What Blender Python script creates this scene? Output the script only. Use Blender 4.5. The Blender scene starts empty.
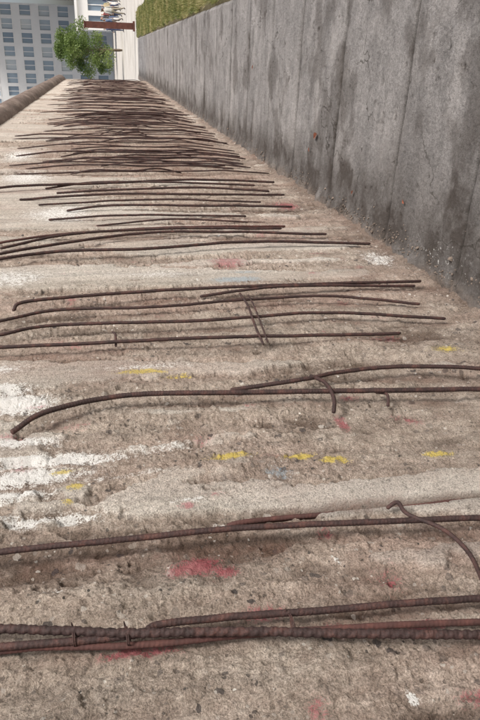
import bpy, math, random
import numpy as np
from mathutils import Vector, Matrix
random.seed(7); rng=np.random.RandomState(11)
sc=bpy.context.scene
col=sc.collection
sc.view_settings.view_transform='Standard'; sc.view_settings.look='None'; sc.view_settings.exposure=0

# ------------------------------------------------ noise
_T=rng.rand(512,512)
def vn(x,y,seed=0):
    x=np.asarray(x,float)+seed*17.31; y=np.asarray(y,float)+seed*9.77
    xi=np.floor(x).astype(int); yi=np.floor(y).astype(int)
    fx=x-xi; fy=y-yi; fx=fx*fx*(3-2*fx); fy=fy*fy*(3-2*fy)
    a=_T[xi%512,yi%512]; b=_T[(xi+1)%512,yi%512]; c=_T[xi%512,(yi+1)%512]; d=_T[(xi+1)%512,(yi+1)%512]
    return (a*(1-fx)+b*fx)*(1-fy)+(c*(1-fx)+d*fx)*fy
def fbm(x,y,o=4,seed=0,g=.5):
    s=0;a=1;t=0
    for i in range(o):
        s=s+a*vn(x,y,seed+i*3); t+=a; a*=g; x,y=(x*1.62+y*1.22),(y*1.62-x*1.22)
    return s/t
def ss(a,b,x):
    t=np.clip((x-a)/(b-a),0,1); return t*t*(3-2*t)
def terrace(n,k,w=.16):
    t=n*k; f=np.floor(t); r=t-f
    return (f+ss(.5-w,.5+w,r))/k
def cells(x,y,seed=0):
    xi=np.floor(x).astype(int); yi=np.floor(y).astype(int); best=np.full(x.shape,9.); cid=np.zeros(x.shape)
    for a in (-1,0,1):
        for b in (-1,0,1):
            u=xi+a; v=yi+b; px=u+_T[(u+seed*31)%512,v%512]; py=v+_T[u%512,(v+seed*57+91)%512]
            d=(px-x)**2+(py-y)**2; m=d<best; best=np.where(m,d,best); cid=np.where(m,_T[(u+seed+7)%512,(v+200)%512],cid)
    return np.sqrt(best),cid

# ------------------------------------------------ material helpers
def newmat(name):
    m=bpy.data.materials.new(name); m.use_nodes=True
    nt=m.node_tree; return m,nt,nt.nodes['Principled BSDF']
def N(nt,t,**k):
    n=nt.nodes.new(t)
    for a,b in k.items(): setattr(n,a,b)
    return n
def noise(nt,vec,scale,detail=5,rough=.6):
    n=N(nt,'ShaderNodeTexNoise'); n.inputs['Scale'].default_value=scale; n.inputs['Detail'].default_value=detail; n.inputs['Roughness'].default_value=rough
    nt.links.new(vec,n.inputs['Vector']); return n.outputs['Fac']
def ramp(nt,fac,stops):
    r=N(nt,'ShaderNodeValToRGB'); e=r.color_ramp.elements
    while len(e)<len(stops): e.new(.5)
    for i,(p,c) in enumerate(stops):
        e[i].position=p; e[i].color=(c if len(c)==4 else (*c,1)) if hasattr(c,'__len__') else (c,c,c,1)
    nt.links.new(fac,r.inputs['Fac']); return r.outputs['Color']
def mix(nt,fac,a,b,mode='MIX'):
    m=N(nt,'ShaderNodeMix',data_type='RGBA',blend_type=mode)
    for s,v in ((m.inputs['Factor'],fac),(m.inputs[6],a),(m.inputs[7],b)):
        if isinstance(v,(int,float)): s.default_value=v
        elif isinstance(v,tuple): s.default_value=(*v,1) if len(v)==3 else v
        else: nt.links.new(v,s)
    return m.outputs[2]
def mth(nt,op,a,b=0.0,clamp=False):
    m=N(nt,'ShaderNodeMath',operation=op,use_clamp=clamp)
    for s,v in ((m.inputs[0],a),(m.inputs[1],b)):
        if isinstance(v,(int,float)): s.default_value=v
        else: nt.links.new(v,s)
    return m.outputs[0]
def attr(nt,name):
    return N(nt,'ShaderNodeAttribute',attribute_name=name).outputs['Fac']
def objco(nt,scale=None):
    o=N(nt,'ShaderNodeTexCoord').outputs['Object']
    if scale:
        m=N(nt,'ShaderNodeMapping'); m.inputs['Scale'].default_value=scale; nt.links.new(o,m.inputs['Vector']); return m.outputs[0]
    return o
def bump(nt,bsdf,h,strength=.4,dist=.005):
    b=N(nt,'ShaderNodeBump'); b.inputs['Strength'].default_value=strength; b.inputs['Distance'].default_value=dist
    nt.links.new(h,b.inputs['Height']); nt.links.new(b.outputs[0],bsdf.inputs['Normal'])
def simple(name,c,rough=.8,var=.25,scale=3.0,bmp=0.0):
    m,nt,b=newmat(name); v=objco(nt); n=noise(nt,v,scale)
    lo=tuple(x*(1-var) for x in c); hi=tuple(min(1,x*(1+var)) for x in c)
    nt.links.new(ramp(nt,n,[(.3,lo),(.7,hi)]),b.inputs['Base Color']); b.inputs['Roughness'].default_value=rough
    if bmp: bump(nt,b,noise(nt,v,scale*8),.4,bmp)
    return m

# ------------------------------------------------ mesh helpers
def mkobj(name,mesh,parent=None,mats=()):
    o=bpy.data.objects.new(name,mesh); col.objects.link(o)
    for m in mats: mesh.materials.append(m)
    if parent: o.parent=parent
    return o
def empty(name):
    o=bpy.data.objects.new(name,None); col.objects.link(o); return o
def from_np(name,co,faces,smooth=True):
    me=bpy.data.meshes.new(name)
    co=np.asarray(co,np.float32); faces=np.asarray(faces,np.int32)
    me.vertices.add(len(co)); me.vertices.foreach_set('co',co.ravel())
    k=faces.shape[1]; me.loops.add(faces.size); me.loops.foreach_set('vertex_index',faces.ravel())
    me.polygons.add(len(faces)); me.polygons.foreach_set('loop_start',np.arange(0,faces.size,k,dtype=np.int32))
    me.polygons.foreach_set('loop_total',np.full(len(faces),k,np.int32))
    me.polygons.foreach_set('use_smooth',np.full(len(faces),smooth))
    me.update(calc_edges=True); return me
def gridfaces(nx,ny,flip=False):
    i=np.arange(nx-1)[:,None]*ny+np.arange(ny-1)[None,:]; i=i.ravel()
    f=np.stack([i,i+ny,i+ny+1,i+1],1)
    return f[:,::-1] if flip else f
def addattr(me,name,v):
    a=me.attributes.new(name,'FLOAT','POINT'); a.data.foreach_set('value',np.asarray(v,np.float32).ravel())
class MB:
    def __init__(s): s.v=[];s.f=[];s.m=[]
    def box(s,x0,x1,y0,y1,z0,z1,mi=0):
        b=len(s.v); s.v+=[(x0,y0,z0),(x1,y0,z0),(x1,y1,z0),(x0,y1,z0),(x0,y0,z1),(x1,y0,z1),(x1,y1,z1),(x0,y1,z1)]
        for f in ((0,3,2,1),(4,5,6,7),(0,1,5,4),(1,2,6,5),(2,3,7,6),(3,0,4,7)):
            s.f.append([b+i for i in f]); s.m.append(mi)
    def obj(s,name,mats,parent=None):
        me=bpy.data.meshes.new(name); me.from_pydata(s.v,[],s.f)
        for m in mats: me.materials.append(m)
        me.polygons.foreach_set('material_index',s.m); me.update()
        o=bpy.data.objects.new(name,me); col.objects.link(o)
        if parent: o.parent=parent
        return o

# ------------------------------------------------ materials
Mwall,nt,b=newmat('eroded_concrete')
v=objco(nt); vs=objco(nt,(1,1,.22))
big=noise(nt,vs,2.6,6,.65); med=noise(nt,v,8,6,.7); strk=noise(nt,objco(nt,(1,1,.16)),13,6,.72)
fine=noise(nt,v,60,7,.78); grit=noise(nt,v,240,4,.75); hue=noise(nt,vs,3.1,5,.6)
pl=attr(nt,'plat'); dp=attr(nt,'depth')
er=ramp(nt,med,[(.28,(.265,.212,.175)),(.5,(.405,.338,.288)),(.72,(.56,.49,.43))])
sm=ramp(nt,big,[(.3,(.46,.41,.36)),(.5,(.57,.525,.475)),(.7,(.69,.655,.61))])
plr=mth(nt,'ADD',pl,mth(nt,'MULTIPLY',mth(nt,'SUBTRACT',fine,.5),1.6),True)
c=mix(nt,mth(nt,'MULTIPLY',plr,.9),er,sm)
c=mix(nt,ramp(nt,hue,[(.46,0.0),(.68,.34)]),c,(.43,.275,.235))
c=mix(nt,.8,c,ramp(nt,strk,[(.3,.58),(.5,1.0),(.7,1.22)]),'MULTIPLY')
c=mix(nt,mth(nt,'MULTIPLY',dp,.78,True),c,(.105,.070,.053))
c=mix(nt,.95,c,ramp(nt,fine,[(.28,.36),(.45,.90),(.6,1.08),(.8,1.45)]),'MULTIPLY')
c=mix(nt,.9,c,ramp(nt,grit,[(.3,.42),(.5,1.0),(.7,1.45)]),'MULTIPLY')
def stones(scale,prob,cols,c,dens):
    vo=N(nt,'ShaderNodeTexVoronoi'); vo.inputs['Scale'].default_value=scale
    nz=N(nt,'ShaderNodeTexNoise'); nz.inputs['Scale'].default_value=scale*1.3; nt.links.new(v,nz.inputs['Vector'])
    va=N(nt,'ShaderNodeVectorMath',operation='MULTIPLY_ADD'); nt.links.new(nz.outputs['Color'],va.inputs[0]); va.inputs[1].default_value=(.7/scale,)*3; nt.links.new(v,va.inputs[2])
    nt.links.new(va.outputs[0],vo.inputs['Vector'])
    sp=N(nt,'ShaderNodeSeparateColor'); nt.links.new(vo.outputs['Color'],sp.inputs[0])
    inside=mth(nt,'LESS_THAN',vo.outputs['Distance'],mth(nt,'ADD',.14,mth(nt,'MULTIPLY',sp.outputs[2],.3)))
    sel=mth(nt,'GREATER_THAN',sp.outputs[0],prob)
    k=mth(nt,'MULTIPLY',mth(nt,'MULTIPLY',inside,sel),dens)
    k=mth(nt,'MULTIPLY',k,mth(nt,'SUBTRACT',1.0,mth(nt,'MULTIPLY',pl,.7)))
    return mix(nt,mth(nt,'MULTIPLY',k,.9),c,ramp(nt,sp.outputs[1],cols)),k
dens=ramp(nt,noise(nt,v,5,4,.6),[(.40,.3),(.56,1.0)])
c,k1=stones(36,.76,[(0,(.05,.045,.05)),(.42,(.11,.095,.09)),(.62,(.36,.31,.27)),(1,(.70,.66,.62))],c,dens)
c,k2=stones(95,.66,[(0,(.05,.05,.05)),(.45,(.15,.12,.105)),(.8,(.48,.43,.39)),(1,(.80,.78,.74))],c,dens)
c=mix(nt,mth(nt,'MULTIPLY',attr(nt,'rust'),mth(nt,'MULTIPLY',ramp(nt,fine,[(.35,0.15),(.6,1.0)]),.6)),c,(.18,.088,.064))
brk=mth(nt,'ADD',mth(nt,'MULTIPLY',mth(nt,'SUBTRACT',fine,.5),2.2),mth(nt,'MULTIPLY',mth(nt,'SUBTRACT',grit,.5),1.2))
for nm,cc,a in (('white',(.86,.855,.845),.97),('red',(.40,.06,.10),.6),('yellow',(.66,.52,.12),.85),('blue',(.28,.42,.54),.5)):
    k=ramp(nt,mth(nt,'ADD',attr(nt,nm),brk),[(.36,0.0),(.56,1.0)])
    k=mth(nt,'MULTIPLY',k,mth(nt,'MULTIPLY',attr(nt,nm),2.3,True))
    c=mix(nt,mth(nt,'MULTIPLY',k,a),c,cc)
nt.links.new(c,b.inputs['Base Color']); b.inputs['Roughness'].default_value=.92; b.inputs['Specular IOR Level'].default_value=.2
h=mth(nt,'ADD',mth(nt,'MULTIPLY',fine,1.0),mth(nt,'MULTIPLY',grit,.5)); h=mth(nt,'ADD',h,mth(nt,'MULTIPLY',k1,.35))
bump(nt,b,h,1.0,.011)

Mslab,nt,b=newmat('rough_grey_concrete')
v=objco(nt); vs=objco(nt,(2.2,.6,1))
big=noise(nt,vs,1.6,8,.66); med=noise(nt,objco(nt,(1.2,.9,1)),5,6,.7); fine=noise(nt,v,55,7,.78); grit=noise(nt,v,200,4,.75)
c=ramp(nt,big,[(.3,(.165,.158,.157)),(.5,(.242,.233,.231)),(.7,(.325,.311,.306))])
c=mix(nt,.85,c,ramp(nt,med,[(.28,.58),(.5,1.0),(.72,1.28)]),'MULTIPLY')
c=mix(nt,.9,c,ramp(nt,fine,[(.28,.42),(.5,1.0),(.75,1.42)]),'MULTIPLY')
c=mix(nt,.9,c,ramp(nt,grit,[(.3,.42),(.5,1.0),(.7,1.45)]),'MULTIPLY')
c=mix(nt,ramp(nt,noise(nt,v,2.3,7,.7),[(.55,0.0),(.66,.35)]),c,(.42,.40,.39))
c=mix(nt,mth(nt,'MULTIPLY',attr(nt,'dirt'),ramp(nt,med,[(.30,0.25),(.55,.92)])),c,(.050,.041,.036))
c=mix(nt,mth(nt,'MULTIPLY',attr(nt,'rub'),ramp(nt,fine,[(.35,0.0),(.55,.9)])),c,(.20,.155,.125))
spk=ramp(nt,noise(nt,v,46,5,.7),[(.61,0.0),(.64,1.0)])
c=mix(nt,mth(nt,'MULTIPLY',attr(nt,'spat'),spk),c,(.65,.65,.64))
ck=N(nt,'ShaderNodeTexVoronoi',feature='DISTANCE_TO_EDGE'); ck.inputs['Scale'].default_value=1.1
wn_=N(nt,'ShaderNodeTexNoise'); wn_.inputs['Scale'].default_value=5; wn_.inputs['Detail'].default_value=6; nt.links.new(v,wn_.inputs['Vector'])
wv=N(nt,'ShaderNodeVectorMath',operation='MULTIPLY_ADD'); nt.links.new(wn_.outputs['Color'],wv.inputs[0]); wv.inputs[1].default_value=(.35,.35,.35); nt.links.new(v,wv.inputs[2]); nt.links.new(wv.outputs[0],ck.inputs['Vector'])
crk=mth(nt,'MULTIPLY',mth(nt,'LESS_THAN',ck.outputs['Distance'],.0045),ramp(nt,noise(nt,v,1.3,2,.5),[(.50,0.0),(.58,.7)]))
c=mix(nt,crk,c,(.04,.035,.03))
c=mix(nt,attr(nt,'joint'),c,(.025,.022,.02))
nt.links.new(c,b.inputs['Base Color']); b.inputs['Roughness'].default_value=.9; b.inputs['Specular IOR Level'].default_value=.2
bump(nt,b,mth(nt,'ADD',fine,mth(nt,'MULTIPLY',grit,.5)),1.0,.010)

Mrust,nt,b=newmat('rusty_steel')
v=objco(nt); n=noise(nt,v,26,7,.75); n2=noise(nt,v,300,3,.7)
c=ramp(nt,n,[(.3,(.016,.010,.010)),(.5,(.038,.021,.020)),(.62,(.072,.034,.029)),(.74,(.125,.058,.046)),(.88,(.21,.14,.12))])
c=mix(nt,.6,c,ramp(nt,n2,[(.3,.4),(.7,1.6)]),'MULTIPLY')
nt.links.new(c,b.inputs['Base Color']); b.inputs['Roughness'].default_value=.7; b.inputs['Specular IOR Level'].default_value=.35
bump(nt,b,n2,.7,.002)
Mrust2,nt,b=newmat('red_rusty_steel')
v=objco(nt); n=noise(nt,v,30,6,.7)
nt.links.new(ramp(nt,n,[(.3,(.030,.014,.013)),(.6,(.075,.029,.025)),(.8,(.15,.06,.048))]),b.inputs['Base Color']); b.inputs['Roughness'].default_value=.85
bump(nt,b,noise(nt,v,250),.6,.002)
Mpipe,nt,b=newmat('weathered_pipe_concrete')
v=objco(nt,(.4,1,1)); n=noise(nt,v,5,7,.7); n2=noise(nt,objco(nt),40,5,.7)
c=ramp(nt,n,[(.35,(.085,.060,.052)),(.52,(.16,.118,.10)),(.72,(.32,.26,.23))])
c=mix(nt,.7,c,ramp(nt,n2,[(.3,.5),(.7,1.4)]),'MULTIPLY')
nt.links.new(c,b.inputs['Base Color']); b.inputs['Roughness'].default_value=.85; bump(nt,b,n2,.8,.015)

# ------------------------------------------------ rebar data (world x,z on the wall face; standoff)
bars=[
 ([(.960,2.05),(.927,1.844),(.88,1.608),(.845,1.37),(.774,.96),(.74,.70)],.0082,.030,0,1),
 ([(.93,2.05),(.895,1.84),(.882,1.605),(.899,1.542),(.89,1.32),(.865,.909),(.85,.68)],.0070,.022,0,0),
 ([(.90,2.0),(.894,1.805),(.871,1.609),(.851,1.29),(.818,.935),(.80,.7)],.0064,.010,1,0),
 ([(1.14,2.1),(1.139,1.872),(1.138,1.664),(1.136,1.352),(1.106,.978),(1.087,.784),(1.07,.55)],.0068,.030,0,0),
 ([(1.175,.985),(1.166,.964),(1.121,.958),(1.059,.9),(.976,.882),(.885,.898),(.84,.90)],.0048,.034,0,0),
 ([(1.215,1.38),(1.217,1.349),(1.222,1.22),(1.219,1.112),(1.215,.9),(1.217,.767),(1.215,.6)],.0060,-.024,1,0),
 ([(1.655,1.909),(1.724,1.811),(1.796,1.575),(1.766,1.2),(1.71,.70),(1.69,.44),(1.67,.25)],.0078,.034,0,0),
 ([(1.84,1.25),(1.84,1.01),(1.88,.86),(1.89,.64),(1.84,.36),(1.80,.2)],.0070,.030,0,0),
 ([(1.88,.97),(1.78,.95),(1.68,.955),(1.63,.97)],.0058,.040,0,0),
 ([(2.22,2.2),(2.22,2.02),(2.22,1.67),(2.22,1.11),(2.23,.49)],.0070,.030,0,0),
 ([(2.31,2.2),(2.34,2.03),(2.41,1.82),(2.40,1.28),(2.43,.72),(2.36,.23)],.0070,.030,0,0),
 ([(2.44,2.25),(2.49,2.05),(2.59,1.83),(2.58,1.46),(2.63,1.02),(2.64,.65),(2.55,.26)],.0066,.026,0,0),
 ([(2.63,2.02),(2.68,1.96),(2.75,1.58),(2.78,.99),(2.84,.12)],.0075,.036,0,0),
 ([(2.75,1.23),(2.77,1.0),(2.79,.75),(2.80,.17)],.0070,.028,0,0),
 ([(2.74,1.05),(2.5,1.06),(2.3,1.075),(2.16,1.07)],.0048,.044,0,0),
 ([(2.70,1.02),(2.5,1.035),(2.3,1.05),(2.17,1.05)],.0034,.046,0,0),
 ([(2.36,1.62),(2.28,1.61),(2.22,1.61)],.0045,.036,0,0),
 ([(1.76,.78),(1.70,.77),(1.66,.78)],.0045,.03,0,0),
 ([(3.22,2.4),(3.32,2.17),(3.44,1.88),(3.46,1.41),(3.56,.83),(3.55,.11)],.0085,.035,0,0),
 ([(3.30,2.35),(3.43,2.18),(3.73,1.67),(3.85,1.20),(3.80,.3)],.0080,.03,0,0),
 ([(3.60,2.2),(3.80,1.85),(3.90,1.3),(3.95,.55)],.0078,.034,0,0),
 ([(3.70,2.3),(3.84,1.9),(3.98,1.2),(4.05,.5)],.0072,.024,1,0),
 ([(4.55,1.9),(4.6,1.6),(4.58,1.0),(4.62,.30)],.0080,.03,0,0),
 ([(4.30,2.0),(4.32,1.5),(4.35,.7)],.0070,.026,0,0),
 ([(4.95,2.25),(5.02,1.6),(5.0,1.1),(5.05,.25)],.0085,.03,0,0),
 ([(5.12,2.0),(5.15,1.5),(5.2,.9),(5.15,.35)],.0085,.04,0,0),
 ([(5.22,2.6),(5.34,2.25),(5.45,1.6),(5.6,.9),(5.6,.2)],.0095,.035,0,0),
 ([(5.35,2.1),(5.5,1.7),(5.5,1.1),(5.48,.4)],.0080,.03,0,0),
 ([(4.75,2.1),(4.8,1.3),(4.78,.5)],.0070,.03,0,0),
 ([(4.15,1.7),(4.2,1.2),(4.18,.6)],.0060,.02,0,0),
]
far=[]
x=6.1
while x<27.6:
    k=random.choice([1,2,2,3])
    lean=random.uniform(-.10,.10)
    for j in range(k):
        xx=x+random.uniform(-.05,.05)+j*.035
        z1=random.uniform(1.9,2.75) if x<14 else random.uniform(2.2,2.9); z0=random.uniform(.10,.5)
        if random.random()<.2: z0=random.uniform(.6,1.2)
        if random.random()<.2: z1=random.uniform(1.4,1.9)
        n=6; pts=[]; w=lean+random.uniform(-.03,.03); bow=random.uniform(-.10,.10)
        for i in range(n):
            t=i/(n-1); pts.append((xx+w*t+bow*math.sin(math.pi*t)+random.uniform(-.012,.012),z1+(z0-z1)*t))
        far.append((pts,random.uniform(.0065,.0092),random.uniform(.02,.055),0,0))
    x+=random.uniform(.16,.36)*(1+ (x-6)*.035)
allbars=bars+far
def catmull(P,step):
    P=[Vector(p) for p in P]; P=[P[0]*2-P[1]]+P+[P[-1]*2-P[-2]]; out=[]
    for i in range(1,len(P)-2):
        L=(P[i+1]-P[i]).length; n=max(1,int(L/step))
        for k in range(n):
            t=k/n; a,b_,c_,d=P[i-1],P[i],P[i+1],P[i+2]
            out.append(.5*((2*b_)+(c_-a)*t+(2*a-5*b_+4*c_-d)*t*t+(3*b_-a-3*c_+d)*t**3))
    out.append(P[-2]); return out
def tube(P,step,sides,rf,wob=0.0):
    pts=np.array([tuple(p) for p in catmull(P,step)]); n=len(pts)
    if wob:
        sd_=pts[0,0]*13.7; zz=pts[:,2]
        pts[:,0]+=wob*(fbm(zz*5+sd_,zz*0+sd_,3,200)-.5); pts[:,1]+=wob*.6*(fbm(zz*6+sd_,zz*0+sd_,3,210)-.5)
    T=np.gradient(pts,axis=0); T/=np.linalg.norm(T,axis=1)[:,None]
    ref=np.array([0,1.0,0]); A=np.cross(T,ref); A/=np.linalg.norm(A,axis=1)[:,None]; B=np.cross(T,A)
    s=np.concatenate([[0],np.cumsum(np.linalg.norm(np.diff(pts,axis=0),axis=1))])
    th=np.linspace(0,2*np.pi,sides,endpoint=False)
    r=rf(s[:,None],th[None,:])*np.ones((n,sides))
    if wob: r=r*(.94+.14*fbm(s[:,None]*40+0*th[None,:],th[None,:]*1.5+s[:,None]*9,3,220))
    r[0]*=.6; r[-1]*=.6
    co=pts[:,None,:]+r[:,:,None]*(np.cos(th)[None,:,None]*A[:,None,:]+np.sin(th)[None,:,None]*B[:,None,:])
    i=np.arange(n-1)[:,None]*sides; j=np.arange(sides)[None,:]; j2=(j+1)%sides
    f=np.stack([i+j,i+j2,i+sides+j2,i+sides+j],-1).reshape(-1,4)
    co=co.reshape(-1,3); f=[tuple(q) for q in f]+[tuple(range(sides-1,-1,-1)),tuple(range((n-1)*sides,n*sides))]
    return co,f

# ------------------------------------------------ wall face height field
def barinfl(X,Z,w):
    out=np.zeros_like(X)
    for pts,r,so,mi,tw in allbars:
        p=sorted(pts,key=lambda q:q[1]); zz=[q[1] for q in p]; xx=[q[0] for q in p]
        if zz[-1]-zz[0]<.3: continue
        xb=np.interp(Z[0,:],zz,xx); e=ss(zz[0]-.15,zz[0]+.05,Z[0,:])*(1-ss(zz[-1]-.05,zz[-1]+.15,Z[0,:]))
        i0=np.searchsorted(X[:,0],min(xx)-3*w); i1=np.searchsorted(X[:,0],max(xx)+3*w)
        if i1<=i0: continue
        d=(X[i0:i1]-xb[None,:])/w
        out[i0:i1]=np.maximum(out[i0:i1],np.exp(-d*d)*e[None,:])
    return out
xs=[-3.0]
while xs[-1]<.45: xs.append(xs[-1]+.03)
while xs[-1]<28: xs.append(xs[-1]+max(.0026,.0032*xs[-1]/.8))
xs=np.array(xs); zs=np.concatenate([np.linspace(-.03,.7,120,endpoint=False),np.linspace(.7,1.95,440,endpoint=False),np.linspace(1.95,3.12,160)])
X,Z=np.meshgrid(xs,zs,indexing='ij')
wx=X+.05*(fbm(X*5,Z*5,3,40)-.5)+.014*(fbm(X*24,Z*20,3,42)-.5); wz=Z+.10*(fbm(X*4,Z*4,3,41)-.5)
infl=barinfl(X,Z,.055)
n1=fbm(wx*5.2,wz*.55,1,1)*.55+fbm(wx*11,wz*1.6,3,2)*.45; n1b=fbm(wx*1.3,wz*.8,3,5)
zb=ss(1.6,2.3,Z)*.11-(1-ss(.15,.45,Z))*.12
farz=ss(5.7,6.6,X)*ss(.1,.4,Z)*(1-ss(2.1,2.7,Z+.3*(fbm(X*1.2,Z*2,3,240)-.5)))
fxx=farz*.13
q=n1*.68+n1b*.32+zb-infl*.05-fxx
bx_=X+.10*(fbm(X*3,Z*2.2,4,230)-.5)
for (bc,bw,ba,z0,z1) in ((3.08,.15,.14,.1,2.4),(2.06,.055,.12,.9,2.2),(1.29,.032,.11,.6,1.62),(1.55,.045,.10,1.2,2.1),(4.45,.15,.10,.3,2.3),(1.97,.03,.08,.2,1.3),(.98,.035,.05,1.3,2),(1.02,.03,.06,.6,1.1),(5.9,.15,.10,.2,2.6),(3.62,.08,.08,.2,1.6)):
    q=q+ba*np.exp(-((bx_-bc)/bw)**2)*ss(z0-.1,z0+.1,Z)*(1-ss(z1-.1,z1+.1,Z))
ed=(fbm(X*28,Z*18,4,9,.6)-.5)
qq=q+.13*ed+.06*(fbm(X*9,Z*5,3,19)-.5)
plat=ss(.522,.556,qq)
e1=fbm(wx*10,wz*2.0,5,12,.55)+.09*ed
t1=terrace(e1,8,.17); e2=fbm(X*38,Z*20,4,15,.62); t2=terrace(e2+.1*fbm(X*90,Z*60,2,77),6,.3)
F1,cid=cells(X*62+2.5*fbm(X*30,Z*30,2,90),Z*62+2.5*fbm(X*30,Z*30,2,91),3)
F2,cid2=cells(X*34+1.5*fbm(X*14,Z*14,2,92),Z*20,9)
peb=np.clip(1-F1*1.5,0,1)*(cid>.45); chunk=(cid2-.5)
e3=vn(X*150,Z*140,18)
act=.55+.9*fbm(X*2.2,Z*1.6,3,270)          # some zones crumble more than others
D=-.030+.015*plat+(.050*(t1-.5)+.017*(t2-.5)+.0050*peb+.0025*chunk+.003*(e3-.5))*(1-.82*plat)*act
D+=.006*(fbm(X*2,Z*1.2,3,30)-.5)-.007*infl
D+=plat*(.0022*(vn(X*22,Z*.6,33)-.5)+.002*(e2-.5))
pit_=ss(.73,.79,fbm(X*22,Z*14,4,50,.6)); D-=pit_*.009*(1-.4*plat)
slx=np.interp(Z[0,:],[.6,.767,.9,1.112,1.22,1.349,1.38],[1.215,1.217,1.215,1.219,1.222,1.217,1.215])[None,:]
slw=.012*(.7+.6*fbm(X*20,Z*14,3,95))
slot=np.exp(-((X-slx)/slw)**4)*(1-ss(1.34,1.40,Z))
D=D*(1-slot)+(-.052)*slot
for j in np.arange(.35,28,1.2):
    i0,i1=np.searchsorted(xs,[j-.05,j+.05])
    if i1>i0: D[i0:i1]-=.014*np.exp(-((X[i0:i1]-j+.004*np.sin(Z[i0:i1]*9))/.006)**2)*(.3+.7*plat[i0:i1])
D+=.030*(1-ss(-.03,.12,Z))**2*(.4+1.0*fbm(X*9,Z*9,4,60))
D=np.clip(D,-.08,.02)
Y=-D-.030
co=np.stack([X,Y,Z],-1).reshape(-1,3)
me=from_np('face',co,gridfaces(len(xs),len(zs)))
addattr(me,'plat',plat)
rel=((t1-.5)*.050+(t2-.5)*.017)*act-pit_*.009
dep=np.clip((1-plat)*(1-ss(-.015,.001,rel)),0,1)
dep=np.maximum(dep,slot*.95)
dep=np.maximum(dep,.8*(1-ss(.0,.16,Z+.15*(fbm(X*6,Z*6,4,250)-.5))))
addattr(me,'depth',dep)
addattr(me,'rust',np.clip(barinfl(X,Z,.028)*.8*ss(.4,.6,fbm(X*9,Z*5,3,70))+.4*ss(.58,.70,fbm(X*6,Z*4,4,72))+slot*.8+.8*farz*ss(.3,.6,fbm(X*2,Z*3,4,74)),0,1))
def spots(L):
    o=np.zeros_like(X); jx=.02*(fbm(X*18,Z*14,3,280)-.5); jz=.10*(fbm(X*12,Z*9,3,281)-.5)
    for (sx,sz,rx,rz,a) in L:
        i0,i1=np.searchsorted(xs,[sx-2.2*rx-.02,sx+2.2*rx+.02])
        if i1<=i0: continue
        kk=min(1,rz/.06)
        d=((X[i0:i1]-sx+jx[i0:i1]*kk)/rx)**2+((Z[i0:i1]-sz+jz[i0:i1]*kk)/rz)**2
        o[i0:i1]=np.maximum(o[i0:i1],a*np.exp(-d*.9))
    return o
W=[(1.86,1.93,.07,.13,1),(1.95,1.98,.04,.10,.8),(1.46,1.87,.04,.17,1),(1.53,1.80,.03,.18,.95),(1.38,1.92,.03,.14,.95),(1.62,1.90,.03,.12,.75),
   (4.5,1.94,.30,.24,.6),(3.3,.16,.16,.10,.55),(5.9,2.3,.4,.25,.6),(1.28,1.78,.025,.14,.7),(.70,1.13,.012,.01,.95),(2.1,2.05,.06,.15,.55),(7.2,2.5,.5,.2,.55),(3.1,2.1,.15,.2,.55),(3.1,1.4,.08,.3,.42),
   (1.29,1.45,.015,.09,.5),(1.05,1.75,.012,.03,.5),(1.42,1.6,.012,.15,.45),(2.06,1.5,.03,.25,.42),(1.55,1.5,.02,.2,.42)]
for i in range(26): W.append((rng.uniform(.7,6),rng.uniform(.3,2),rng.uniform(.005,.014),rng.uniform(.006,.02),.6))
Rr=[(1.09,1.46,.035,.05,.85),(1.06,1.40,.02,.03,.7),(1.27,1.46,.012,.03,.7),(4.77,.32,.12,.12,.7),(.87,1.58,.02,.06,.7),(.86,1.22,.02,.05,.7),(2.3,1.75,.02,.05,.6),(1.62,.95,.05,.02,.7),(1.6,.72,.03,.03,.6),(3.3,1.0,.12,.10,.6),(.84,1.02,.015,.05,.7),(.93,1.35,.02,.04,.6),(.62,1.4,.03,.03,.6),(.68,1.0,.02,.05,.6)]
for i in range(70): Rr.append((rng.uniform(.6,5),rng.uniform(.3,1.9),rng.uniform(.01,.04),rng.uniform(.02,.07),rng.uniform(.3,.52)))
Yy=[(2.02,1.53,.022,.09,.75),(1.98,1.42,.018,.06,.7),(1.47,1.33,.020,.06,.8),(1.46,1.13,.018,.05,.9),(1.43,1.03,.016,.035,.9),(1.42,.72,.018,.045,.8),(1.39,1.73,.02,.025,.8),(1.33,1.74,.014,.015,.7),(2.1,.35,.03,.06,.7),(1.47,1.75,.015,.04,.7),(.98,.80,.02,.03,.6)]
Bb=[(2.98,1.03,.05,.14,.75),(3.1,.95,.03,.1,.65),(1.39,1.2,.03,.05,.55)]
for nm,L in (('white',W),('red',Rr),('yellow',Yy),('blue',Bb)): addattr(me,nm,spots(L))
wall=empty('concrete_wall')
mkobj('face',me,wall,[Mwall])
m=MB(); m.box(-3,28,.085,.2,-.1,3.12); m.box(28.0,28.06,-.02,.2,-.1,3.12); m.box(-3.06,-3.0,-.02,.2,-.1,3.12); m.obj('core',[Mwall],wall)
px=np.arange(-3,28.2,.05); th=np.linspace(0,2*np.pi,36,endpoint=False)
PX,TH=np.meshgrid(px,th,indexing='ij')
rr=.225+.004*(fbm(PX*3,TH*2,3,80)-.5)
jj=np.abs((PX+.4)%2.4-1.2); rr=rr-.012*(jj<.04)
co=np.stack([PX,.06+rr*np.sin(TH),3.30+rr*np.cos(TH)],-1).reshape(-1,3)
nx,ns=len(px),36; i=np.arange(nx-1)[:,None]*ns; j=np.arange(ns)[None,:]; j2=(j+1)%ns
f=np.stack([i+j,i+j2,i+ns+j2,i+ns+j],-1).reshape(-1,4)
mkobj('crown_pipe',from_np('crown_pipe',co,f),wall,[Mpipe])
m=MB()
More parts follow.
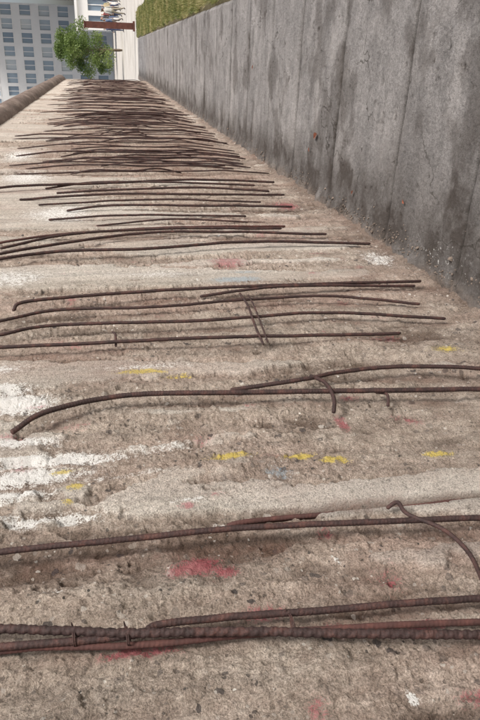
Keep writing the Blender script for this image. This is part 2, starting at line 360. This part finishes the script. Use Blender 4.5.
for k in range(36):
    a0,a1=th[k],th[(k+1)%36]; b0=len(m.v)
    for a in (a0,a1):
        for r in (.225,.15): m.v.append((28.15,.06+r*math.sin(a),3.30+r*math.cos(a)))
    m.f.append([b0,b0+1,b0+3,b0+2]); m.m.append(0)
m.obj('pipe_end',[Mpipe],wall)

# ------------------------------------------------ rebars
for i,(pts,r,so,mi,tw) in enumerate(bars):
    n=len(pts); P=[]
    for k,(x,z) in enumerate(pts):
        e=0
        if k in (0,n-1): e=.022
        P.append((x,-so-.012+e+random.uniform(-.002,.002),z))
    near=pts[0][0]<2.0
    if near:
        if tw: rf=lambda s,t,r=r: r*(1+.12*np.cos(2*t+s*2*np.pi/.020)+.05*np.cos(s*2*np.pi/.009))
        else:  rf=lambda s,t,r=r: r*(1+.09*np.clip(np.cos(s*2*np.pi/.009+t*1.0),0,1)+.05*(np.abs(np.cos(t))>.97))
        co,f=tube(P,.0020,12,rf,.006)
    else:
        rf=lambda s,t,r=r: r*(1+.06*np.cos(s*2*np.pi/.022+t)); co,f=tube(P,.008,8,rf,.010)
    me=bpy.data.meshes.new('rusty_rebar'); me.from_pydata([tuple(c) for c in co],[],f); me.polygons.foreach_set('use_smooth',[True]*len(f)); me.update()
    mkobj('rusty_rebar',me,None,[Mrust2 if mi else Mrust])
V=[];Fc=[]
for (pts,r,so,mi,tw) in far:
    P=[(x,-so-.01+random.uniform(-.01,.01),z) for x,z in pts]
    P[0]=(P[0][0],-.010,P[0][2]); P[-1]=(P[-1][0],-.010,P[-1][2])
    co,f=tube(P,.05,6,lambda s,t,r=r:r+0*s*t,.015); b0=len(V); V+= [tuple(c) for c in co]; Fc+=[tuple(q+b0 for q in ff) for ff in f]
me=bpy.data.meshes.new('rusty_rebar_rows'); me.from_pydata(V,[],Fc); me.polygons.foreach_set('use_smooth',[True]*len(Fc)); me.update()
mkobj('rusty_rebar_rows',me,None,[Mrust])
V=[];Fc=[]
for z,xc in ((1.605,.882),(1.30,.865),(1.70,.895)):
    for k in range(2):
        P=[(xc+.018*math.cos(a),-.034+.013*math.sin(a),z+.003*k+.0012*a) for a in np.linspace(0,2*math.pi,9)]
        co,f=tube(P+[(xc+.024,-.046,z+.012)],.003,6,lambda s,t:.0013+0*s*t); b0=len(V); V+=[tuple(c) for c in co]; Fc+=[tuple(q+b0 for q in ff) for ff in f]
me=bpy.data.meshes.new('tie_wire'); me.from_pydata(V,[],Fc); me.update(); mkobj('tie_wire',me,None,[Mrust])

# ------------------------------------------------ slab at the foot of the wall
xs2=[-3.0]
while xs2[-1]<1.2: xs2.append(xs2[-1]+.04)
while xs2[-1]<34: xs2.append(xs2[-1]+max(.005,.0032*xs2[-1]))
xs2=np.array(xs2); ys=np.linspace(-1.66,.12,230)
X2,Y2=np.meshgrid(xs2,ys,indexing='ij')
H=.012*(fbm(X2*2,Y2*2,4,100)-.5)+.010*(fbm(X2*14,Y2*9,5,101,.6)-.5)+.003*(vn(X2*60,Y2*60,102)-.5)
pitg=ss(.73,.78,fbm(X2*20,Y2*14,4,140,.6)); H-=.006*pitg
joints=[-1.5,-.4,.7,1.75,2.75,3.62,4.72,5.8,6.85,7.95,9.1,10.3,11.5,12.8,14.1,15.4,16.8,18.2,19.6,21,22.5,24,25.6,27.2,28.8,30.4,32]
jd=np.zeros_like(H); st=np.zeros_like(H)
for j in joints:
    jw=.008+.0012*abs(j); jx=j+.05*Y2+.035*(fbm(X2*0+j,Y2*3,5,103)-.5)
    g=np.exp(-((X2-jx)/jw)**2); jd=np.maximum(jd,g*(.45+.55*ss(.3,.5,fbm(X2*0+j*3,Y2*5,3,107)))); H-=.020*g
    st=np.maximum(st,np.exp(-np.abs(X2-jx)/.05)*ss(.4,.65,fbm(X2*3,Y2*3,3,108)))
    H+=.010*(vn(j,0,104)-.5)*ss(0,.01,X2-jx)
foot=ss(-.20,.03,Y2+.10*(fbm(X2*5,Y2*5,4,105)-.5))
H+=foot**2*(.003+.045*terrace(fbm(X2*13,Y2*13,5,106,.6),8,.2))
edge=ss(-1.66,-1.60,Y2); H-=(1-edge)*.03
co=np.stack([X2,Y2,H],-1).reshape(-1,3)
me=from_np('slab',co,gridfaces(len(xs2),len(ys)))
nearw=.30*(1-ss(3.0,7.0,X2))
dirt=np.clip(1.0*ss(-.50-nearw,-.06,Y2+.55*(fbm(X2*3,Y2*2.4,5,110,.6)-.5))*(1-.25*ss(-.10,.0,Y2+.12*(fbm(X2*9,Y2*9,4,113)-.5)))+.6*ss(.57,.69,fbm(X2*2.6,Y2*1.8,5,111,.6))+st*.5+pitg*.5,0,1)
addattr(me,'dirt',dirt); addattr(me,'rub',ss(-.08,.02,Y2+.14*(fbm(X2*9,Y2*9,4,112)-.5))*.6); addattr(me,'joint',jd*.9)
addattr(me,'spat',np.clip(np.exp(-((X2-2.88)/.25)**2-((Y2+.14)/.07)**2),0,1))
mkobj('concrete_footpath',me,None,[Mslab])

Mrub=simple('rubble',(.15,.12,.10),.9,.45,30,.004)
import bmesh
bm=bmesh.new(); bmesh.ops.create_icosphere(bm,subdivisions=1,radius=1); bv=np.array([v.co[:] for v in bm.verts]); bf=np.array([[v.index for v in f.verts] for f in bm.faces]); bm.free()
V=[];Fc=[];b0=0
for i in range(1300):
    x=1.8*math.exp(rng.uniform(0,2.4)); y=-abs(rng.normal(0,.05))-.03; s=rng.uniform(.002,.007)*(2.0 if rng.rand()<.05 else 1)
    if rng.rand()<.04: y=rng.uniform(-1.3,-.1); s*=.5
    R_=np.array(Matrix.Rotation(rng.uniform(0,6),3,Vector(rng.normal(size=3)).normalized()))
    p=bv*(1+.35*rng.uniform(-1,1,(len(bv),1)))*[s,s*rng.uniform(.6,1),s*rng.uniform(.5,.9)]
    zz=.0+ (max(0,(y+.16)/.16))**2*.022
    V.append(p@R_.T+[x,y,zz+s*.3]); Fc.append(bf+b0); b0+=len(bv)
mkobj('rubble',from_np('rubble',np.concatenate(V),np.concatenate(Fc),False),None,[Mrub])

Mleaf=simple('dry_leaf',(.16,.05,.025),.8,.4,40)
V=[];Fc=[]
for (x,y,s,a) in ((5.12,-.46,.045,.5),(5.27,-.34,.02,1.9),(3.4,-.3,.018,2.6),(7.6,-.9,.03,1),(4.2,-.2,.02,4)):
    b0=len(V)
    for (u,w,h) in ((-1,0,.1),(-.35,.5,.5),(.3,.42,.35),(1,0,.15),(.3,-.42,.5),(-.35,-.5,.4),(0,0,.05)):
        V.append((x+s*(u*math.cos(a)-w*math.sin(a)),y+s*(u*math.sin(a)+w*math.cos(a)),.008+s*h*.6))
    for k in range(6): Fc.append((b0+k,b0+(k+1)%6,b0+6))
me=bpy.data.meshes.new('dry_leaves'); me.from_pydata(V,[],Fc); me.update(); mkobj('dry_leaves',me,None,[Mleaf])

# ------------------------------------------------ ground, path, grass
Mground,nt,b=newmat('pale_gravel'); v=objco(nt)
c=ramp(nt,noise(nt,v,.6,6,.65),[(.3,(.42,.39,.35)),(.6,(.58,.55,.51)),(.8,(.66,.64,.60))])
c=mix(nt,.7,c,ramp(nt,noise(nt,v,14,5,.7),[(.3,.75),(.7,1.15)]),'MULTIPLY')
nt.links.new(c,b.inputs['Base Color']); b.inputs['Roughness'].default_value=.95
me=from_np('ground',[(-1500,-1500,-.06),(1500,-1500,-.06),(1500,1500,-.06),(-1500,1500,-.06)],[(0,1,2,3)],False); mkobj('ground',me,None,[Mground])
Msoil=simple('grass_soil',(.16,.14,.07),.95,.3,14,.01)
gx=np.arange(-3,34.01,.1); gy=np.linspace(-2.75,-1.64,16); GX,GY=np.meshgrid(gx,gy,indexing='ij')
GH=.02+.03*(fbm(GX*2,GY*2,3,120)-.5); GH[:,-1]-=.05; GH[:,0]-=.07
lawn=mkobj('grass_verge',from_np('soil',np.stack([GX,GY,GH],-1).reshape(-1,3),gridfaces(len(gx),len(gy))),None,[Msoil])
Mgr,nt,b=newmat('grass_blades')
c=ramp(nt,attr(nt,'tint'),[(0,(.07,.10,.03)),(.4,(.15,.18,.05)),(.7,(.28,.27,.10)),(1,(.46,.41,.22))])
nt.links.new(c,b.inputs['Base Color']); b.inputs['Roughness'].default_value=.7
tr=N(nt,'ShaderNodeBsdfTranslucent'); nt.links.new(c,tr.inputs['Color']); ms=N(nt,'ShaderNodeMixShader'); ms.inputs[0].default_value=.35
nt.links.new(b.outputs[0],ms.inputs[1]); nt.links.new(tr.outputs[0],ms.inputs[2]); nt.links.new(ms.outputs[0],nt.nodes['Material Output'].inputs['Surface'])
nb=60000
bx=4*np.exp(rng.rand(nb)*np.log(34/4)); by=-1.68-1.04*rng.rand(nb)**1.1+.14*(fbm(bx*3,bx*0,3,260)-.6)*1.2
hh=rng.uniform(.02,.07,nb)*(.4+1.0*fbm(bx*1.5,by*1.5,3,130)); wd=.0035+.0004*bx; a=rng.rand(nb)*6.28; ln=rng.normal(0,.035,(nb,2))
bz=0*bx
v0=np.stack([bx-wd*np.cos(a),by-wd*np.sin(a),bz],1); v1=np.stack([bx+wd*np.cos(a),by+wd*np.sin(a),bz],1); v2=np.stack([bx+ln[:,0],by+ln[:,1],bz+hh+.02],1)
co=np.stack([v0,v1,v2],1).reshape(-1,3); me=from_np('blades',co,np.arange(nb*3).reshape(-1,3),False)
tint=np.clip(fbm(bx*2,by*3,3,131)*1.2+rng.normal(0,.18,nb)-.05,0,1); addattr(me,'tint',np.repeat(tint,3))
mkobj('blades',me,lawn,[Mgr])

# ------------------------------------------------ steel posts
Mcor=simple('corten_steel',(.10,.035,.025),.85,.35,5,.004)
def post(x,y,h,w):
    p=empty('corten_steel_post')
    m=MB(); m.box(x-w/2,x+w/2,y-w/2,y+w/2,0,h); m.box(x-w/2-.03,x+w/2+.03,y-w/2-.03,y+w/2+.03,h,h+.05); m.box(x-w/2-.08,x+w/2+.08,y-w/2-.08,y+w/2+.08,-.06,.03); m.obj('shaft',[Mcor],p)
post(38,-2.25,2.45,.30)

# ------------------------------------------------ people
def person(x,y,heading,h,top,trs,skin,hair,stride=.2,armf=.15):
    k=h/1.75; ms=[simple('cloth_top',top,.9,.12,8),simple('cloth_trousers',trs,.9,.12,8),simple('skin',skin,.6,.08,8),simple('hair',hair,.7,.2,20),simple('shoes',(.05,.045,.04),.6,.2,8)]
    J=dict(pel=(0,0,.95,.135),wai=(0,0,1.10,.125),che=(0,0,1.32,.15),nk0=(0,0,1.46,.075),nk=(0.01,0,1.52,.052),hd=(.015,0,1.61,.088),hd2=(.01,0,1.69,.082),
      ls=(0,.17,1.42,.062),le=(-armf*.5,.23,1.14,.045),lw=(armf*.8,.24,.91,.032),lh=(armf*1.0,.235,.82,.036),
      rs=(0,-.17,1.42,.062),re=(armf*.2,-.23,1.14,.045),rw=(-armf*.6,-.24,.90,.032),rh=(-armf*.7,-.235,.81,.036),
      lp=(0,.09,.90,.095),lk=(stride*.7,.10,.50,.062),la=(stride*.75,.10,.09,.042),lt=(stride*.75+.15,.11,.04,.035),
      rp=(0,-.09,.90,.095),rk=(-stride*.1,-.10,.50,.062),ra=(-stride*.9,-.10,.10,.042),rt=(-stride*.9+.15,-.11,.04,.035))
    E=[('pel','wai'),('wai','che'),('che','nk0'),('nk0','nk'),('nk','hd'),('hd','hd2'),('che','ls'),('ls','le'),('le','lw'),('lw','lh'),('che','rs'),('rs','re'),('re','rw'),('rw','rh'),('pel','lp'),('lp','lk'),('lk','la'),('la','lt'),('pel','rp'),('rp','rk'),('rk','ra'),('ra','rt')]
    nm=list(J); me=bpy.data.meshes.new('p'); me.from_pydata([tuple(c*k for c in J[n][:3]) for n in nm],[(nm.index(a),nm.index(b)) for a,b in E],[])
    o=bpy.data.objects.new('tmp',me); col.objects.link(o)
    o.modifiers.new('s','SKIN')
    for i,n in enumerate(nm): me.skin_vertices[0].data[i].radius=(J[n][3]*k*(.8 if n in('che','wai','pel') else 1),J[n][3]*k)
    me.skin_vertices[0].data[0].use_root=True
    su=o.modifiers.new('u','SUBSURF'); su.levels=1
    dg=bpy.context.evaluated_depsgraph_get(); me2=bpy.data.meshes.new_from_object(o.evaluated_get(dg)); bpy.data.objects.remove(o)
    for p in me2.polygons:
        c=p.center/k; p.use_smooth=True
        if c.z>1.50: mi=3 if (c.z>1.67 or (c.x<-.01 and c.z>1.53)) else 2
        elif c.z<.09: mi=4
        elif abs(c.y)>.19 and c.z<.93: mi=2
        elif c.z<.96 and abs(c.y)<.19: mi=1
        else: mi=0
        p.material_index=mi
    o=mkobj('pedestrian',me2,None,ms); o.location=(x,y,-.055); o.rotation_euler=(0,0,heading)
    return o
tops=[(.05,.06,.12),(.28,.08,.08),(.40,.40,.38),(.04,.04,.045),(.08,.12,.20),(.33,.27,.18),(.38,.23,.23),(.10,.16,.10),(.25,.25,.28),(.40,.34,.18)]
trs=[(.04,.05,.1),(.03,.03,.035),(.25,.22,.17),(.08,.11,.2),(.12,.1,.09)]
pl_=[(56,-2.6),(54,-4.9),(51,-3.6),(58,-4.9),(57,-3.2),(60,-4.0),(62,-3.1),(64,-5.2),(66,-3.6),(68,-4.8),(72,-5.6),(75,-4.4),(78,-6.4),(70,-3.9),(80,-5.2),(63,-4.5),(74,-6.5),(50,-4.4)]
for i,(x,y) in enumerate(pl_):
    person(x,y,random.choice([0,3.14,1.5,-1.6,.6,2.6])+random.uniform(-.3,.3),random.uniform(1.6,1.85),tops[i%10],trs[i%5],(.45,.27,.2),random.choice([(.05,.03,.02),(.25,.17,.09),(.02,.02,.02),(.3,.28,.26)]),random.choice([0.04,.2,.28]),random.choice([.05,.2]))

# ------------------------------------------------ tree
Mbark=simple('bark',(.12,.09,.065),.95,.3,8,.01)
Mfol,nt,b=newmat('foliage')
c=ramp(nt,attr(nt,'tint'),[(0,(.07,.12,.03)),(.5,(.15,.22,.06)),(1,(.26,.33,.11))])
nt.links.new(c,b.inputs['Base Color']); b.inputs['Roughness'].default_value=.55
tr=N(nt,'ShaderNodeBsdfTranslucent'); nt.links.new(c,tr.inputs['Color']); ms=N(nt,'ShaderNodeMixShader'); ms.inputs[0].default_value=.45
nt.links.new(b.outputs[0],ms.inputs[1]); nt.links.new(tr.outputs[0],ms.inputs[2]); nt.links.new(ms.outputs[0],nt.nodes['Material Output'].inputs['Surface'])
def tree(x,y,h,cr,nleaf,ls,seed,name='linden_tree'):
    R2=np.random.RandomState(seed); t=empty(name)
    V=[];Fc=[]
    def limb(P,r0,r1):
        co,f=tube(P,.25,7,lambda s,t_:(r0+(r1-r0)*s/(s.max()+1e-6))+0*t_); b0=len(V); V.extend(tuple(c) for c in co); Fc.extend(tuple(q+b0 for q in ff) for ff in f)
    limb([(x,y,-.06),(x+.05,y+.03,h*.25),(x-.05,y,h*.55),(x+.05,y,h*.85)],h*.022,h*.006)
    cl=[]
    for i in range(38):
        a=R2.uniform(0,6.28); zf=R2.uniform(.22,.97); rad=cr*math.sqrt(max(.02,1-((zf-.36)/.64)**2))*R2.uniform(.3,1.0)
        c_=(x+rad*math.cos(a),y+rad*math.sin(a),h*zf); cl.append((c_,R2.uniform(.16,.32)*cr))
        limb([(x,y,h*(zf*.6)),((x+c_[0])/2,(y+c_[1])/2,h*zf*.85),c_],h*.005,h*.002)
    me=bpy.data.meshes.new('limbs'); me.from_pydata(V,[],Fc); me.update(); mkobj('limbs',me,t,[Mbark])
    idx=R2.randint(0,len(cl),nleaf); C_=np.array([c[0] for c in cl])[idx]; Rr_=np.array([c[1] for c in cl])[idx]
    d=R2.normal(size=(nleaf,3)); d/=np.linalg.norm(d,axis=1)[:,None]; p=C_+d*(Rr_*R2.rand(nleaf)**.5*1.3)[:,None]*[1,1,.8]
    u=R2.normal(size=(nleaf,3)); u/=np.linalg.norm(u,axis=1)[:,None]; w=np.cross(u,R2.normal(size=(nleaf,3))); w/=np.linalg.norm(w,axis=1)[:,None]
    s=ls*R2.uniform(.6,1.2,(nleaf,1)); co=np.stack([p-u*s,p+w*s*.5,p+u*s,p-w*s*.5],1).reshape(-1,3)
    me=from_np('crown',co,np.arange(nleaf*4).reshape(-1,4),False)
    ti=np.clip(R2.rand(len(cl))[idx]*.6+R2.rand(nleaf)*.4,0,1); addattr(me,'tint',np.repeat(ti,4)); mkobj('crown',me,t,[Mfol])
tree(64,-1.2,5.5,2.3,15000,.09,8)
tree(95,5.5,5.0,2.6,5000,.17,5)
tree(104,-16,7.0,3,4000,.2,6)

# ------------------------------------------------ buildings
Mfac=simple('pale_facade',(.66,.67,.68),.8,.06,.3)
Mframe=simple('white_frames',(.75,.75,.75),.6,.05,1)
Mgl,nt,b=newmat('window_glass'); b.inputs['Roughness'].default_value=.12
v=objco(nt,(0,.476,.3226)); wn=N(nt,'ShaderNodeTexWhiteNoise'); sn=N(nt,'ShaderNodeVectorMath',operation='FLOOR'); nt.links.new(v,sn.inputs[0]); nt.links.new(sn.outputs[0],wn.inputs[0])
nt.links.new(ramp(nt,wn.outputs['Value'],[(0,(.18,.24,.31)),(.6,(.29,.36,.43)),(1,(.52,.56,.58))]),b.inputs['Base Color'])
def building(name,x,y0,y1,storeys,sh,bay,wall_m,depth=18,ww=.62):
    P=empty(name); H_=storeys*sh
    w=MB(); g=MB(); fr=MB()
    n=int((y1-y0)/bay)
    w.box(x+.35,x+depth,y0,y1,-.06,H_+.6)
    for s in range(storeys+1):
        z=s*sh; w.box(x,x+.348,y0,y1,z-(.06 if s==0 else .45),z+(.9 if s<storeys else .8))
    for s in range(storeys):
        for i in range(n+1):
            yy=y0+i*bay; w.box(x,x+.346,max(y0,yy-bay*(1-ww)/2),min(y1,yy+bay*(1-ww)/2),s*sh+.9,(s+1)*sh-.45)
        g.box(x+.22,x+.30,y0+.1,y1-.1,s*sh+.9,(s+1)*sh-.45)
        for i in range(n):
            yc=y0+(i+.5)*bay; fr.box(x+.15,x+.215,yc-.05,yc+.05,s*sh+.9,(s+1)*sh-.45)
            fr.box(x-.06,x-.003,yc-bay*ww/2-.05,yc+bay*ww/2+.05,s*sh+.84,s*sh+.92)
    w.obj('walls',[wall_m],P); g.obj('windows',[Mgl],P); fr.obj('frames',[Mframe],P)
    r=MB(); r.box(x-.25,x+depth+.3,y0-.3,y1+.3,H_+.801,H_+1.1); r.obj('roof',[Mframe],P)
building('office_building',128,-8,40,11,3.1,2.1,Mfac,18,.74)
Mbe=simple('beige_render',(.55,.50,.44),.85,.06,.3)
building('beige_building',112,-38,-8.8,9,3.3,3.0,Mbe)
Mwh=simple('white_render',(.76,.76,.75),.7,.04,.5)
building('white_pavilion',90,-16,-3.4,1,3.6,1.8,Mwh,8,.7)

# ------------------------------------------------ light and camera
el=math.radians(42)
az=math.radians(-112)   # sun on the open side of the wall, behind the viewer
sd=Vector((math.cos(el)*math.cos(az),math.cos(el)*math.sin(az),math.sin(el)))
su=bpy.data.lights.new('sun','SUN'); su.energy=3.7; su.angle=math.radians(12); su.color=(1,.94,.86)
so=bpy.data.objects.new('sun',su); col.objects.link(so); so.rotation_euler=sd.to_track_quat('Z','Y').to_euler()
w=bpy.data.worlds.new('World'); sc.world=w; w.use_nodes=True; nt=w.node_tree
sky=nt.nodes.new('ShaderNodeTexSky'); sky.sky_type='NISHITA'; sky.sun_disc=False; sky.sun_elevation=el; sky.sun_rotation=math.atan2(sd.x,sd.y)
sky.dust_density=5.0; sky.air_density=1.0; sky.ozone_density=.5
hs=nt.nodes.new('ShaderNodeHueSaturation'); hs.inputs['Saturation'].default_value=.6
nt.links.new(sky.outputs[0],hs.inputs['Color']); nt.links.new(hs.outputs[0],nt.nodes['Background'].inputs[0]); nt.nodes['Background'].inputs[1].default_value=.15

yaw=math.radians(25.45);pit=math.radians(10.5);rol=math.radians(3)
fh=Vector((math.cos(yaw),math.sin(yaw),0));right=Vector((math.sin(yaw),-math.cos(yaw),0))
fwd=fh*math.cos(pit)-Vector((0,0,1))*math.sin(pit); up=right.cross(fwd)
U=up*math.cos(rol)+right*math.sin(rol);R=right*math.cos(rol)-up*math.sin(rol)
cd=bpy.data.cameras.new('Camera'); cam=bpy.data.objects.new('Camera',cd); col.objects.link(cam); sc.camera=cam
Mx=Matrix((-U,R,-fwd)).transposed().to_4x4(); Mx.translation=Vector((0,-1.0,1.6)); cam.matrix_world=Mx
cd.sensor_width=36; cd.lens=36*650/720; cd.clip_start=.05; cd.clip_end=5000
